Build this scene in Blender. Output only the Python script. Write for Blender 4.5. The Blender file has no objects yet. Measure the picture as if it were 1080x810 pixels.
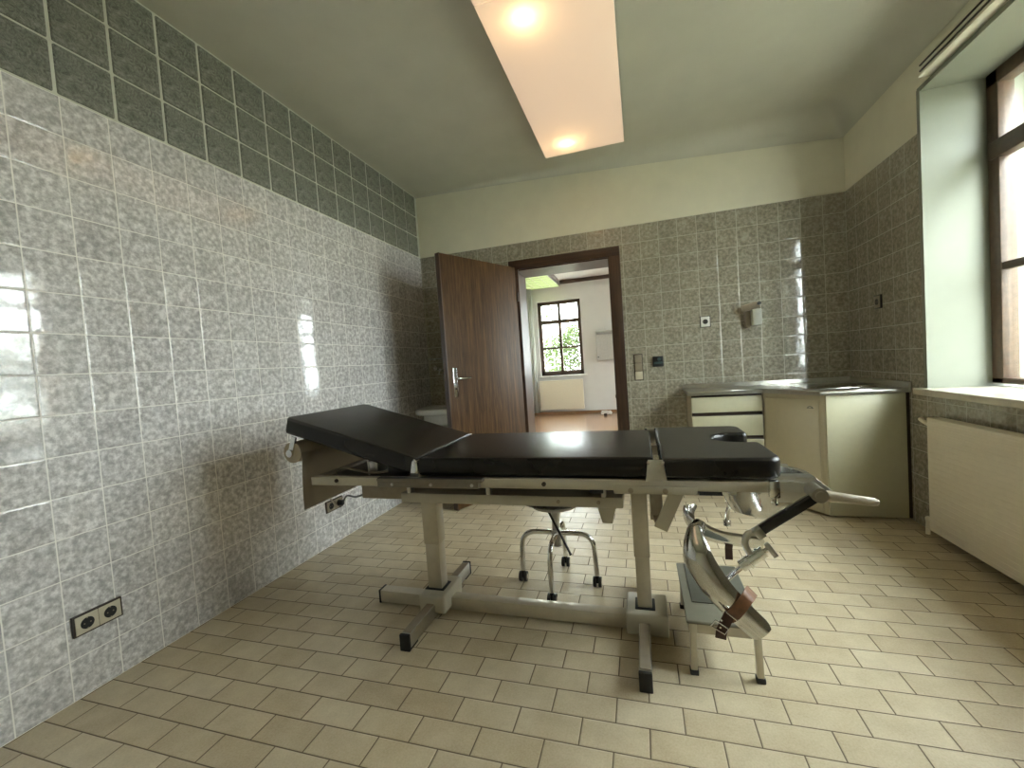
import bpy, bmesh, math, random
from mathutils import Vector, Matrix
random.seed(7)
PI = math.pi
scene = bpy.context.scene
C = scene.collection

# ------------------------------------------------------------------ camera
YAW, PITCH, ROLL = -0.294926, -0.042457, -0.070215
cam_d = bpy.data.cameras.new('camera')
cam = bpy.data.objects.new('camera', cam_d)
C.objects.link(cam)
fwd = Vector((math.sin(YAW)*math.cos(PITCH), math.cos(YAW)*math.cos(PITCH), math.sin(PITCH)))
rt = Vector((math.cos(YAW), -math.sin(YAW), 0))
up = rt.cross(fwd)
rt2 = math.cos(ROLL)*rt + math.sin(ROLL)*up
up2 = -math.sin(ROLL)*rt + math.cos(ROLL)*up
M = Matrix((rt2, up2, -fwd)).transposed().to_4x4()
M.translation = Vector((2.04425, -0.95861, 1.11483))
cam.matrix_world = M
cam_d.sensor_width = 36
cam_d.lens = 36*449.134/1080
cam_d.clip_start = 0.02
scene.camera = cam

# ------------------------------------------------------------------ world, sun, exposure
scene.view_settings.view_transform = 'Standard'
scene.view_settings.look = 'None'
scene.view_settings.gamma = 1
scene.view_settings.exposure = 1.5
scene.view_settings.use_curve_mapping = False
SKY = 13.0
SUN = 14.0
world = bpy.data.worlds.new('sky'); scene.world = world
world.use_nodes = True
bg = world.node_tree.nodes['Background']
bg.inputs[0].default_value = (0.90, 0.96, 1.0, 1)
bg.inputs[1].default_value = SKY
sun_d = bpy.data.lights.new('sun', 'SUN'); sun_d.energy = SUN; sun_d.angle = 0.02
sun_d.color = (1, .95, .85)
sun = bpy.data.objects.new('sun', sun_d); C.objects.link(sun)
sun.rotation_euler = Vector((-0.5, -0.55, 0.9)).to_track_quat('Z', 'Y').to_euler()

def portal(loc, rot, sx, sy):
    d = bpy.data.lights.new('daylight_portal', 'AREA'); d.shape = 'RECTANGLE'; d.size = sx; d.size_y = sy
    d.cycles.is_portal = True
    o = bpy.data.objects.new('daylight_portal', d); C.objects.link(o); o.location = loc; o.rotation_euler = rot
    return o
portal((4.2, 1.07, 1.65), (0, PI/2, 0), 1.7, 1.95)
portal((0.42, 8.62, 1.65), (-PI/2, 0, 0), 1.0, 1.7)
portal((4.25, 5.4, 1.65), (0, PI/2, 0), 1.6, 1.6)
portal((2.95, 8.62, 1.65), (-PI/2, 0, 0), 1.0, 1.7)

# ------------------------------------------------------------------ mesh helpers
def nb(): return bmesh.new()

def box(bm, x0, x1, y0, y1, z0, z1, bev=0, seg=2):
    vs = [bm.verts.new(v) for v in ((x0,y0,z0),(x1,y0,z0),(x1,y1,z0),(x0,y1,z0),(x0,y0,z1),(x1,y0,z1),(x1,y1,z1),(x0,y1,z1))]
    fs = [bm.faces.new([vs[i] for i in f]) for f in ((0,3,2,1),(4,5,6,7),(0,1,5,4),(1,2,6,5),(2,3,7,6),(3,0,4,7))]
    if bev:
        es = list({e for f in fs for e in f.edges})
        bmesh.ops.bevel(bm, geom=es, offset=bev, segments=seg, profile=.5, affect='EDGES')
    return bm

def prism(bm, pts, z0, z1, bev=0, seg=3, mat=None):
    """extrude the outline pts (x,y) from z0 to z1; mat maps to place"""
    n = len(pts)
    a = [bm.verts.new((p[0], p[1], z0)) for p in pts]
    b = [bm.verts.new((p[0], p[1], z1)) for p in pts]
    fb = bm.faces.new(a[::-1]); ft = bm.faces.new(b)
    sides = [bm.faces.new((a[i], a[(i+1)%n], b[(i+1)%n], b[i])) for i in range(n)]
    allv = a+b
    if mat is not None:
        bmesh.ops.transform(bm, matrix=mat, verts=allv)
    if bev:
        es = list(set(fb.edges) | set(ft.edges))
        bmesh.ops.bevel(bm, geom=es, offset=bev, segments=seg, profile=.5, affect='EDGES')
    return bm

def soft_prism(bm, pts, z0, z1, r, seg=5):
    """pad with rounded rims: rings of the outline pushed inwards along the mitred normals"""
    n = len(pts); P = [Vector((p[0], p[1])) for p in pts]; N = []
    for i in range(n):
        a, b, c = P[i-1], P[i], P[(i+1) % n]
        e0, e1 = (b-a).normalized(), (c-b).normalized()
        n0, n1 = Vector((-e0.y, e0.x)), Vector((-e1.y, e1.x))
        m_ = (n0+n1); m_ = m_ / max(.35, m_.length_squared/2)
        N.append(m_)
    prof = [(r*(1-math.sin(PI/2*k/seg)), z0+r*(1-math.cos(PI/2*k/seg))) for k in range(seg+1)]
    prof += [(r*(1-math.cos(PI/2*k/seg)), z1-r*(1-math.sin(PI/2*k/seg))) for k in range(seg+1)]
    rings = [[bm.verts.new((P[i].x+N[i].x*d, P[i].y+N[i].y*d, z)) for i in range(n)] for d, z in prof]
    for a, b in zip(rings, rings[1:]):
        for i in range(n): bm.faces.new((a[i], a[(i+1) % n], b[(i+1) % n], b[i]))
    bm.faces.new(rings[0][::-1]); bm.faces.new(rings[-1])
    return bm

def frame_of(t):
    t = t.normalized()
    ref = Vector((0,0,1)) if abs(t.z) < .9 else Vector((1,0,0))
    a = t.cross(ref).normalized(); b = a.cross(t).normalized()
    return a, b

def tube(bm, pts, r, seg=12, caps=True):
    pts = [Vector(p) for p in pts]
    rs = r if isinstance(r, (list, tuple)) else [r]*len(pts)
    rings = []; a = None
    for i, p in enumerate(pts):
        t = (pts[min(i+1, len(pts)-1)] - pts[max(i-1, 0)])
        if t.length < 1e-9: t = Vector((0,0,1))
        t.normalize()
        if a is None: a, b = frame_of(t)
        else:
            a = (a - a.dot(t)*t).normalized()
        b = t.cross(a)
        rings.append([bm.verts.new(p + rs[i]*(math.cos(2*PI*k/seg)*a + math.sin(2*PI*k/seg)*b)) for k in range(seg)])
    for i in range(len(rings)-1):
        for k in range(seg):
            bm.faces.new((rings[i][k], rings[i][(k+1)%seg], rings[i+1][(k+1)%seg], rings[i+1][k]))
    if caps:
        bm.faces.new(rings[0][::-1]); bm.faces.new(rings[-1])
    return bm

def cyl(bm, p0, p1, r0, r1=None, seg=24):
    return tube(bm, [p0, p1], [r0, r0 if r1 is None else r1], seg)

def lathe(bm, prof, c=(0,0,0), axis='z', seg=32, capends=False):
    """prof: (radius, height) pairs"""
    rings = []
    for r, h in prof:
        ring = []
        for k in range(seg):
            u, v = r*math.cos(2*PI*k/seg), r*math.sin(2*PI*k/seg)
            if axis == 'z': q = (u, v, h)
            elif axis == 'y': q = (u, h, -v)
            else: q = (h, u, v)
            ring.append(bm.verts.new((c[0]+q[0], c[1]+q[1], c[2]+q[2])))
        rings.append(ring)
    for i in range(len(rings)-1):
        for k in range(seg):
            bm.faces.new((rings[i][k], rings[i][(k+1)%seg], rings[i+1][(k+1)%seg], rings[i+1][k]))
    if capends:
        bm.faces.new(rings[0][::-1]); bm.faces.new(rings[-1])
    return bm

def bar(bm, p0, p1, w, h, upv=(0,0,1), bev=0):
    """rectangular bar from p0 to p1, w across, h along up"""
    p0, p1 = Vector(p0), Vector(p1)
    t = (p1-p0).normalized(); s = t.cross(Vector(upv)).normalized(); u = s.cross(t)
    vs = []
    for p in (p0, p1):
        for a, b in ((-1,-1),(1,-1),(1,1),(-1,1)):
            vs.append(bm.verts.new(p + s*a*w/2 + u*b*h/2))
    fs = [bm.faces.new([vs[i] for i in f]) for f in ((0,3,2,1),(4,5,6,7),(0,1,5,4),(1,2,6,5),(2,3,7,6),(3,0,4,7))]
    if bev:
        es = list({e for f in fs for e in f.edges})
        bmesh.ops.bevel(bm, geom=es, offset=bev, segments=2, profile=.5, affect='EDGES')
    return bm

def spline(pts, n=8):
    pts = [Vector(p) for p in pts]
    P = [2*pts[0]-pts[1]] + pts + [2*pts[-1]-pts[-2]]
    out = []
    for i in range(1, len(P)-2):
        for k in range(n):
            t = k/n
            a, b, c, d = P[i-1], P[i], P[i+1], P[i+2]
            out.append(.5*((2*b)+(c-a)*t+(2*a-5*b+4*c-d)*t*t+(3*b-a-3*c+d)*t**3))
    out.append(pts[-1])
    return out

def base_of(p):
    v = Vector((0,0,0))
    while p is not None:
        v += p.location; p = p.parent
    return v

def obj(name, bm, m, parent=None, smooth=True, origin=None, angle=40):
    bmesh.ops.recalc_face_normals(bm, faces=bm.faces)
    off = base_of(parent)
    if parent is None and origin is not None: off = Vector(origin)
    if off.length: bmesh.ops.translate(bm, vec=-off, verts=bm.verts)
    me = bpy.data.meshes.new(name); bm.to_mesh(me); bm.free()
    if smooth:
        for p in me.polygons: p.use_smooth = len(p.vertices) < 7
        me.set_sharp_from_angle(angle=math.radians(angle))
    if smooth:
        for p in me.polygons:
            if len(p.vertices) > 6: p.use_smooth = False
    me.materials.append(m)
    o = bpy.data.objects.new(name, me); C.objects.link(o)
    if parent is not None: o.parent = parent
    elif origin is not None: o.location = origin
    return o

def tag(o, label, cat, group=None):
    o['label'] = label; o['category'] = cat
    if group: o['group'] = group
    return o

def thing(name, label, cat, loc, group=None):
    o = bpy.data.objects.new(name, None); C.objects.link(o); o.location = loc
    o.empty_display_size = .1
    return tag(o, label, cat, group)

def struct(name, bm, m, parent=None, **k):
    o = obj(name, bm, m, parent, **k)
    if parent is None: o['kind'] = 'structure'
    return o

# ------------------------------------------------------------------ materials
def newmat(name):
    m = bpy.data.materials.new(name); m.use_nodes = True
    nt = m.node_tree; b = nt.nodes['Principled BSDF']
    return m, nt, b

def rgb(c): return (c[0], c[1], c[2], 1)

def ramp(nt, fac, stops):
    r = nt.nodes.new('ShaderNodeValToRGB')
    el = r.color_ramp.elements
    while len(el) < len(stops): el.new(.5)
    for e, (p, c) in zip(el, stops): e.position = p; e.color = rgb(c)
    nt.links.new(fac, r.inputs[0])
    return r.outputs[0]

def noise(nt, scale, detail=3, rough=.5, vec=None, dist=0):
    n = nt.nodes.new('ShaderNodeTexNoise'); n.inputs['Scale'].default_value = scale
    n.inputs['Detail'].default_value = detail; n.inputs['Roughness'].default_value = rough
    n.inputs['Distortion'].default_value = dist
    if vec is None:
        tc = nt.nodes.new('ShaderNodeTexCoord'); vec = tc.outputs['Object']
    nt.links.new(vec, n.inputs['Vector'])
    return n.outputs['Fac']

def bump(nt, b, h, strength, dist=.01):
    bp = nt.nodes.new('ShaderNodeBump'); bp.inputs['Strength'].default_value = strength
    bp.inputs['Distance'].default_value = dist
    nt.links.new(h, bp.inputs['Height']); nt.links.new(bp.outputs[0], b.inputs['Normal'])
    return bp

def mat(name, col, rough=.5, metal=0, var=.06, scale=30, bumps=0, coat=0, spec=None):
    m, nt, b = newmat(name)
    f = noise(nt, scale, 4)
    lo = [max(0, c*(1-var)) for c in col]; hi = [min(1, c*(1+var)) for c in col]
    nt.links.new(ramp(nt, f, [(.3, lo), (.7, hi)]), b.inputs['Base Color'])
    b.inputs['Roughness'].default_value = rough; b.inputs['Metallic'].default_value = metal
    if coat: b.inputs['Coat Weight'].default_value = coat; b.inputs['Coat Roughness'].default_value = .08
    if spec is not None: b.inputs['Specular IOR Level'].default_value = spec
    if bumps: bump(nt, b, f, bumps, .002)
    return m

def mth(nt, op, a, b=None, c=None):
    n = nt.nodes.new('ShaderNodeMath'); n.operation = op
    for i, v in enumerate((a, b, c)):
        if v is None: continue
        if isinstance(v, (int, float)): n.inputs[i].default_value = v
        else: nt.links.new(v, n.inputs[i])
    return n.outputs[0]

def mixc(nt, f, a, b, blend='MIX'):
    n = nt.nodes.new('ShaderNodeMix'); n.data_type = 'RGBA'; n.blend_type = blend
    for s, v in ((n.inputs[0], f), (n.inputs[6], a), (n.inputs[7], b)):
        if isinstance(v, (int, float)): s.default_value = v
        elif isinstance(v, tuple): s.default_value = rgb(v)
        else: nt.links.new(v, s)
    return n.outputs[2]

def tiles(name, ua, va, pu, pv, ou, ov, grout, gw=.0028, dark=(.40,.39,.388), mid=(.58,.565,.562), light=(.84,.825,.82), sc=46):
    """glazed mottled wall tiles; ua, va name the world axes of the tile grid"""
    m, nt, b = newmat(name)
    tc = nt.nodes.new('ShaderNodeTexCoord'); sp = nt.nodes.new('ShaderNodeSeparateXYZ')
    nt.links.new(tc.outputs['Object'], sp.inputs[0])
    u = mth(nt, 'DIVIDE', mth(nt, 'SUBTRACT', sp.outputs[ua], ou), pu)
    v = mth(nt, 'DIVIDE', mth(nt, 'SUBTRACT', sp.outputs[va], ov), pv)
    def edge(w, p):   # metres from the nearest joint
        return mth(nt, 'MULTIPLY', mth(nt, 'SUBTRACT', .5, mth(nt, 'ABSOLUTE', mth(nt, 'SUBTRACT', mth(nt, 'FRACT', w), .5))), p)
    e = mth(nt, 'MINIMUM', edge(u, pu), edge(v, pv))
    mr = nt.nodes.new('ShaderNodeMapRange'); mr.inputs[1].default_value = gw/2; mr.inputs[2].default_value = gw/2+.0012
    nt.links.new(e, mr.inputs[0]); inside = mr.outputs[0]
    cb = nt.nodes.new('ShaderNodeCombineXYZ')
    nt.links.new(mth(nt, 'FLOOR', u), cb.inputs[0]); nt.links.new(mth(nt, 'FLOOR', v), cb.inputs[1])
    wn = nt.nodes.new('ShaderNodeTexWhiteNoise'); nt.links.new(cb.outputs[0], wn.inputs['Vector'])
    ad = nt.nodes.new('ShaderNodeVectorMath'); ad.operation = 'MULTIPLY_ADD'
    nt.links.new(wn.outputs['Color'], ad.inputs[0]); ad.inputs[1].default_value = (9,9,9); nt.links.new(tc.outputs['Object'], ad.inputs[2])
    n1 = noise(nt, sc, 5, .62, ad.outputs[0])
    col = ramp(nt, n1, [(.36, dark), (.50, mid), (.66, light)])
    shade = mth(nt, 'MULTIPLY_ADD', wn.outputs['Value'], .12, .94)
    hs = nt.nodes.new('ShaderNodeHueSaturation'); nt.links.new(shade, hs.inputs['Value']); nt.links.new(col, hs.inputs['Color'])
    nt.links.new(mixc(nt, inside, grout, hs.outputs[0]), b.inputs['Base Color'])
    nt.links.new(mth(nt, 'MULTIPLY_ADD', inside, -.53, .60), b.inputs['Roughness'])
    b.inputs['Specular IOR Level'].default_value = .80
    mr2 = nt.nodes.new('ShaderNodeMapRange'); mr2.inputs[1].default_value = gw/2; mr2.inputs[2].default_value = .006; mr2.interpolation_type = 'SMOOTHSTEP'
    nt.links.new(e, mr2.inputs[0])
    # slightly wavy glaze and each tile set a hair out of true
    wavy = noise(nt, 14, 2, .5, ad.outputs[0])
    tilt = mth(nt, 'MULTIPLY', mth(nt, 'SUBTRACT', wn.outputs['Value'], .5), mth(nt, 'FRACT', u))
    h = mth(nt, 'ADD', mr2.outputs[0], mth(nt, 'MULTIPLY', mth(nt, 'ADD', wavy, tilt), .9))
    bump(nt, b, h, .6, .0011)
    return m

def floor_tiles(name):
    m, nt, b = newmat(name)
    tc = nt.nodes.new('ShaderNodeTexCoord'); sp = nt.nodes.new('ShaderNodeSeparateXYZ')
    nt.links.new(tc.outputs['Object'], sp.inputs[0])
    v = mth(nt, 'DIVIDE', mth(nt, 'SUBTRACT', sp.outputs[1], .0165), .1007)
    row = mth(nt, 'FLOOR', v)
    u = mth(nt, 'ADD', mth(nt, 'DIVIDE', mth(nt, 'SUBTRACT', sp.outputs[0], .005), .2007), mth(nt, 'MULTIPLY', mth(nt, 'FLOORED_MODULO', row, 2), .5))
    def edge(w, p): return mth(nt, 'MULTIPLY', mth(nt, 'SUBTRACT', .5, mth(nt, 'ABSOLUTE', mth(nt, 'SUBTRACT', mth(nt, 'FRACT', w), .5))), p)
    e = mth(nt, 'MINIMUM', edge(u, .2), edge(v, .1))
    mr = nt.nodes.new('ShaderNodeMapRange'); mr.inputs[1].default_value = .0012; mr.inputs[2].default_value = .0026
    nt.links.new(e, mr.inputs[0]); inside = mr.outputs[0]
    cb = nt.nodes.new('ShaderNodeCombineXYZ'); nt.links.new(mth(nt, 'FLOOR', u), cb.inputs[0]); nt.links.new(row, cb.inputs[1])
    wn = nt.nodes.new('ShaderNodeTexWhiteNoise'); nt.links.new(cb.outputs[0], wn.inputs['Vector'])
    base = ramp(nt, wn.outputs['Value'], [(0, (.40,.31,.18)), (.3, (.54,.445,.28)), (.7, (.62,.53,.36)), (1, (.69,.61,.45))])
    cloud = noise(nt, 9, 4, .6)
    grain = noise(nt, 160, 3, .7)
    col = mixc(nt, .55, base, ramp(nt, cloud, [(.3, (.45,.36,.225)), (.7, (.69,.60,.43))]))
    col = mixc(nt, .15, col, ramp(nt, grain, [(.35, (.25,.19,.12)), (.6, (.7,.64,.5))]))
    nt.links.new(mixc(nt, inside, (.13,.095,.06), col), b.inputs['Base Color'])
    nt.links.new(mth(nt, 'MULTIPLY_ADD', inside, -.42, .78), b.inputs['Roughness'])
    mr2 = nt.nodes.new('ShaderNodeMapRange'); mr2.inputs[1].default_value = .001; mr2.inputs[2].default_value = .006; mr2.interpolation_type = 'SMOOTHSTEP'
    nt.links.new(e, mr2.inputs[0])
    bump(nt, b, mth(nt, 'ADD', mr2.outputs[0], mth(nt, 'MULTIPLY', noise(nt, 25, 3), .5)), .6, .0018)
    return m

def wood(name, axis, c0, c1, c2, rough=.35, stretch=26, coat=.2):
    """straight grain running along the axis (0,1,2)"""
    m, nt, b = newmat(name)
    tc = nt.nodes.new('ShaderNodeTexCoord'); mp = nt.nodes.new('ShaderNodeMapping')
    s = [stretch]*3; s[axis] = 1.0
    mp.inputs['Scale'].default_value = s
    nt.links.new(tc.outputs['Object'], mp.inputs[0])
    f = noise(nt, 1.6, 6, .65, mp.outputs[0], .6)
    f2 = noise(nt, 7, 3, .6, mp.outputs[0])
    col = ramp(nt, f, [(.32, c0), (.5, c1), (.68, c2)])
    col = mixc(nt, .35, col, ramp(nt, f2, [(.35, c0), (.65, c2)]))
    nt.links.new(col, b.inputs['Base Color'])
    b.inputs['Roughness'].default_value = rough
    b.inputs['Specular IOR Level'].default_value = .5 if coat else .25
    b.inputs['Coat Weight'].default_value = coat; b.inputs['Coat Roughness'].default_value = .25
    bump(nt, b, f, .15, .001)
    return m

def glass_mat():
    m = bpy.data.materials.new('window_glass'); m.use_nodes = True; nt = m.node_tree; nt.nodes.clear()
    out = nt.nodes.new('ShaderNodeOutputMaterial'); mx = nt.nodes.new('ShaderNodeMixShader')
    t = nt.nodes.new('ShaderNodeBsdfTransparent'); g = nt.nodes.new('ShaderNodeBsdfGlossy'); g.inputs['Roughness'].default_value = .01
    t.inputs[0].default_value = (.96,.98,.96,1)
    fr = nt.nodes.new('ShaderNodeFresnel'); geo = nt.nodes.new('ShaderNodeNewGeometry')
    ior = mth(nt, 'MULTIPLY_ADD', geo.outputs['Backfacing'], 1/1.45-1.45, 1.45); nt.links.new(ior, fr.inputs[0])
    nt.links.new(fr.outputs[0], mx.inputs[0]); nt.links.new(t.outputs[0], mx.inputs[1]); nt.links.new(g.outputs[0], mx.inputs[2])
    nt.links.new(mx.outputs[0], out.inputs[0])
    return m

W, D, H = 3.5918, 2.9250, 2.85
YF = -2.1                       # wall behind the camera
GR = (.86,.84,.80)
m_tile_l = tiles('grey_wall_tiles_left', 1, 2, .15397, .15, 0, 0, GR)
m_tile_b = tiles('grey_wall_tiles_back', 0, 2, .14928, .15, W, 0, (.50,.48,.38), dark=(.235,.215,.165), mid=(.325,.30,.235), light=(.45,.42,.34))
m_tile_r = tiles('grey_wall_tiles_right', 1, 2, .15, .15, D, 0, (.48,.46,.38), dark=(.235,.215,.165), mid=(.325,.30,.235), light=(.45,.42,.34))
m_floor = floor_tiles('cream_floor_tiles')
m_plaster = mat('cream_plaster', (.80,.775,.63), .75, var=.03, scale=6, bumps=.12)
m_ceil = mat('ceiling_paint', (.62,.61,.52), .6, var=.03, scale=5, bumps=.1)
m_white = mat('white_wall_paint', (.74,.73,.71), .8, var=.02, scale=5)
m_reveal = mat('reveal_paint', (.235,.245,.195), .55, var=.03, scale=7)
m_joint = mat('glass_block_joint', (.60,.61,.52), .7, var=.05)
m_doorwood = wood('brown_striped_door_veneer', 2, (.020,.009,.003), (.060,.028,.009), (.15,.078,.028), .55, 26, 0)
m_darkwood = wood('dark_brown_frame_wood', 2, (.020,.009,.005), (.045,.020,.010), (.085,.040,.020), .35)
m_darkwood_x = wood('dark_brown_header_wood', 0, (.020,.009,.005), (.045,.020,.010), (.085,.040,.020), .35)
m_winwood = mat('dark_brown_window_wood', (.085,.052,.032), .4, var=.2, scale=40)
m_glass = glass_mat()
m_sill = mat('pale_marble', (.62,.58,.46), .2, var=.14, scale=14)
m_rad = mat('cream_enamel', (.80,.73,.58), .45, var=.02)
m_cab = mat('cream_cabinet_laminate', (.56,.54,.38), .38, var=.02)
m_cab2 = mat('beige_cabinet_laminate', (.60,.55,.40), .4, var=.02)
m_slide = mat('dark_tan_slide', (.19,.165,.125), .45, .2, var=.1)
m_dark = mat('black_plastic', (.012,.012,.012), .4)
m_rubber = mat('black_rubber', (.010,.010,.010), .6)
m_brownfr = mat('dark_brown_plastic', (.035,.022,.014), .4)
m_insert = mat('cream_plastic', (.55,.50,.38), .4)
m_insert_g = mat('greybeige_plastic', (.26,.22,.16), .4)
m_whiteplas = mat('white_plastic', (.75,.74,.70), .35)
m_steel = mat('brushed_steel', (.55,.54,.50), .28, 1, var=.05, scale=60)
m_chrome = mat('chrome', (.70,.70,.68), .12, 1, var=.02)
m_trough = mat('polished_steel', (.62,.62,.60), .13, 1, var=.06, scale=12)
m_paint = mat('beige_table_enamel', (.50,.46,.36), .42, var=.05, scale=20)
m_paint_d = mat('tan_table_metal', (.33,.28,.21), .40, .2, var=.08, scale=40)
m_col = mat('satin_column_metal', (.55,.50,.40), .34, .35, var=.05, scale=25)
m_leath, nt, b = newmat('black_leatherette')
f = noise(nt, 260, 4, .6); f2 = noise(nt, 5, 3)
nt.links.new(ramp(nt, f2, [(.3, (.008,.007,.006)), (.7, (.016,.014,.012))]), b.inputs['Base Color'])
b.inputs['Roughness'].default_value = .27; b.inputs['Specular IOR Level'].default_value = .38
bump(nt, b, mth(nt, 'ADD', mth(nt, 'MULTIPLY', f, .25), mth(nt, 'MULTIPLY', f2, 3)), .35, .0015)
m_belt = mat('brown_leather', (.20,.085,.035), .5, var=.25, scale=60)
m_belt_d = mat('dark_brown_leather', (.06,.022,.012), .5, var=.25, scale=60)
m_handle = mat('beige_grip_plastic', (.42,.36,.26), .45)
m_porc = mat('white_porcelain', (.72,.74,.72), .12)
m_mirror = mat('mirror_silver', (.75,.77,.76), .05, 1, var=.01)
m_sheet = mat('beige_paper', (.47,.41,.31), .8, var=.03, scale=8)
m_leaf = None

# translucent lamp cover: a satin plastic sheet that glows because the tubes in the lamp are lit
def diffuser(name, col, emit):
    m, nt, b = newmat(name)
    b.inputs['Base Color'].default_value = rgb((.8,.72,.62)); b.inputs['Roughness'].default_value = .5
    b.inputs['Emission Color'].default_value = rgb(col); b.inputs['Emission Strength'].default_value = emit
    tr = nt.nodes.new('ShaderNodeBsdfTranslucent'); tr.inputs[0].default_value = (.9,.8,.62,1)
    mx = nt.nodes.new('ShaderNodeMixShader'); mx.inputs[0].default_value = .5
    nt.links.new(b.outputs[0], mx.inputs[1]); nt.links.new(tr.outputs[0], mx.inputs[2])
    nt.links.new(mx.outputs[0], nt.nodes['Material Output'].inputs[0])
    bump(nt, b, noise(nt, 120, 2), .1, .001)
    return m
m_diff = diffuser('opal_lamp_cover', (1.0, .80, .66), .19)

# ------------------------------------------------------------------ the room shell
bm = nb(); box(bm, -.2, W+.6, YF-.2, D, -.25, 0); struct('floor', bm, m_floor, smooth=False)

# ceiling: flat, rounding down into the far and the window wall
bm = nb()
rc = .20
def axis_pts(a, b, end_b):
    pts = [a + (b-rc-a)*k/24 for k in range(25)]
    pts += [b - rc + rc*math.sin(PI/2*k/24) for k in range(1, 25)]
    return pts
xs = axis_pts(-.05, W, True); ys = axis_pts(YF, D, True)
def drop(d, r):
    if d >= r: return 0
    return r - math.sqrt(max(0, r*r - (r-d)**2))
def zc(x, y):
    rb = .012 + (rc-.012)*max(0, min(1, x/W))**1.3      # the rounding grows towards the window wall
    a, b_ = drop(W-x, rc), drop(D-y, rb)
    return H - min(rc, (a**2.2 + b_**2.2)**(1/2.2))
grid = [[bm.verts.new((x, y, zc(x, y))) for y in ys] for x in xs]
for i in range(len(xs)-1):
    for j in range(len(ys)-1):
        bm.faces.new((grid[i][j], grid[i][j+1], grid[i+1][j+1], grid[i+1][j]))
box(bm, -.25, W+.6, YF-.25, D+.01, H+.02, H+.25)
struct('ceiling', bm, m_ceil, angle=80)

# left wall: tiled part, then a band of glass blocks
bm = nb(); box(bm, -.2, 0, YF, D+.4, -.25, 2.25); struct('wall_left', bm, m_tile_l, smooth=False)
bm = nb(); box(bm, -.2, -.006, YF, D+.4, 2.25, H+.1); struct('trim_1', bm, m_joint, smooth=False)

m_gb, nt, b = newmat('rippled_green_glass')
f = noise(nt, 48, 5, .75, None, 1.2)
nt.links.new(ramp(nt, f, [(.35, (.13,.14,.115)), (.65, (.36,.37,.32))]), b.inputs['Base Color'])
b.inputs['Roughness'].default_value = .16; b.inputs['Specular IOR Level'].default_value = .7
bump(nt, b, f, 1.0, .012)
G = .19699
def gblock(y0, z0):
    bm = nb()
    g = .0065
    box(bm, -.055, .001, y0+g, y0+G-g, z0+g, z0+.2-g, .006, 3)
    return bm
first = None
COLS = list(range(18))
ORD = 'first second third fourth fifth sixth seventh eighth ninth tenth eleventh twelfth thirteenth fourteenth fifteenth sixteenth seventeenth eighteenth'.split()
for c in COLS:
    y0 = D-.02-(c+1)*G
    for r in range(3):
        z0 = 2.255 + r*.196
        o = obj('glass_block', gblock(y0, z0), m_gb, None, origin=(0, y0+G/2, z0))
        row = ('bottom', 'middle', 'top')[r]
        tag(o, 'dark green rippled glass block, %s from the far corner in the %s row' % (ORD[c], row), 'glass block', 'glass blocks of the band above the tiles')

# far wall with the doorway: tiles to 2.25 m, plaster above
DX0, DX1, DZ = .93, 1.90, 2.06
bm = nb()
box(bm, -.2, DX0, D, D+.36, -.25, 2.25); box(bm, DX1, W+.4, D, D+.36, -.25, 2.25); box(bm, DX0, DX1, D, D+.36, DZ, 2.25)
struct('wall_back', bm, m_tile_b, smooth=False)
bm = nb(); box(bm, 0, W+.4, D+.006, D+.36, 2.25, H+.1); struct('trim_2', bm, m_plaster, smooth=False)

# window wall
WY0, WY1, WZ0, WZ1 = .12, 2.02, .82, 2.465
XO = 4.15
bm = nb()
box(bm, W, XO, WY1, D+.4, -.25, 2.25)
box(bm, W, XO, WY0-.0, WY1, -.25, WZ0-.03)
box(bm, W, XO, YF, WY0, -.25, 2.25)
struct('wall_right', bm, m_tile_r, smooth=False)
bm = nb()
box(bm, W+.006, XO, YF, D+.4, WZ1, H+.1)
box(bm, W+.006, XO, YF, WY0-.02, 2.25, WZ1); box(bm, W+.006, XO, WY1+.01, D+.4, 2.25, WZ1)
struct('trim_3', bm, m_plaster, smooth=False)
# plastered reveal lining
bm = nb()
box(bm, W-.004, XO+.002, WY1-.006, WY1+.022, WZ0, WZ1+.01)
box(bm, W-.004, XO+.002, WY0-.022, WY0+.006, WZ0, WZ1+.01)
box(bm, W-.002, XO+.002, WY0-.02, WY1+.02, WZ1-.006, WZ1+.02)
box(bm, 3.93, XO+.01, WY0-.02, WY1+.02, WZ0-.04, WZ0-.001)
struct('trim_4', bm, m_reveal, smooth=False)
# wall behind the camera
bm = nb(); box(bm, -.2, W+.6, YF-.2, YF, -.25, H+.1); struct('wall_front', bm, m_plaster, smooth=False)

# ------------------------------------------------------------------ window 1 (right)
def window_y(name, x, y0, y1, z0, z1, mull, trans, bars, f=.075):
    """dark wooden window in the plane x; mull: y of the posts"""
    bm = nb()
    box(bm, x, x+.07, y0, y1, z0, z0+f-.045, .004); box(bm, x, x+.07, y0, y1, z1-f, z1, .004)
    box(bm, x, x+.07, y0, y0+f, z0, z1, .004); box(bm, x, x+.07, y1-f, y1, z0, z1, .004)
    root = obj(name, bm, m_winwood); root['kind'] = 'structure'
    bm = nb()
    box(bm, x-.012, x+.05, y0+.02, y1-.02, trans-.045, trans+.045, .006)
    for m_ in mull: box(bm, x-.006, x+.055, m_-.055, m_+.055, z0, z1, .006)
    obj('window_post', bm, m_winwood, root)
    bm = nb()
    for q in bars: box(bm, x+.005, x+.045, y0+f, y1-f, q-.02, q+.02, .004)
    obj('glazing_bar', bm, m_winwood, root)
    bm = nb(); box(bm, x+.025, x+.029, y0+f-.01, y1-f+.01, z0+.02, z1-f+.01)
    obj('window_pane', bm, m_glass, root, smooth=False)
    return root
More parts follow.
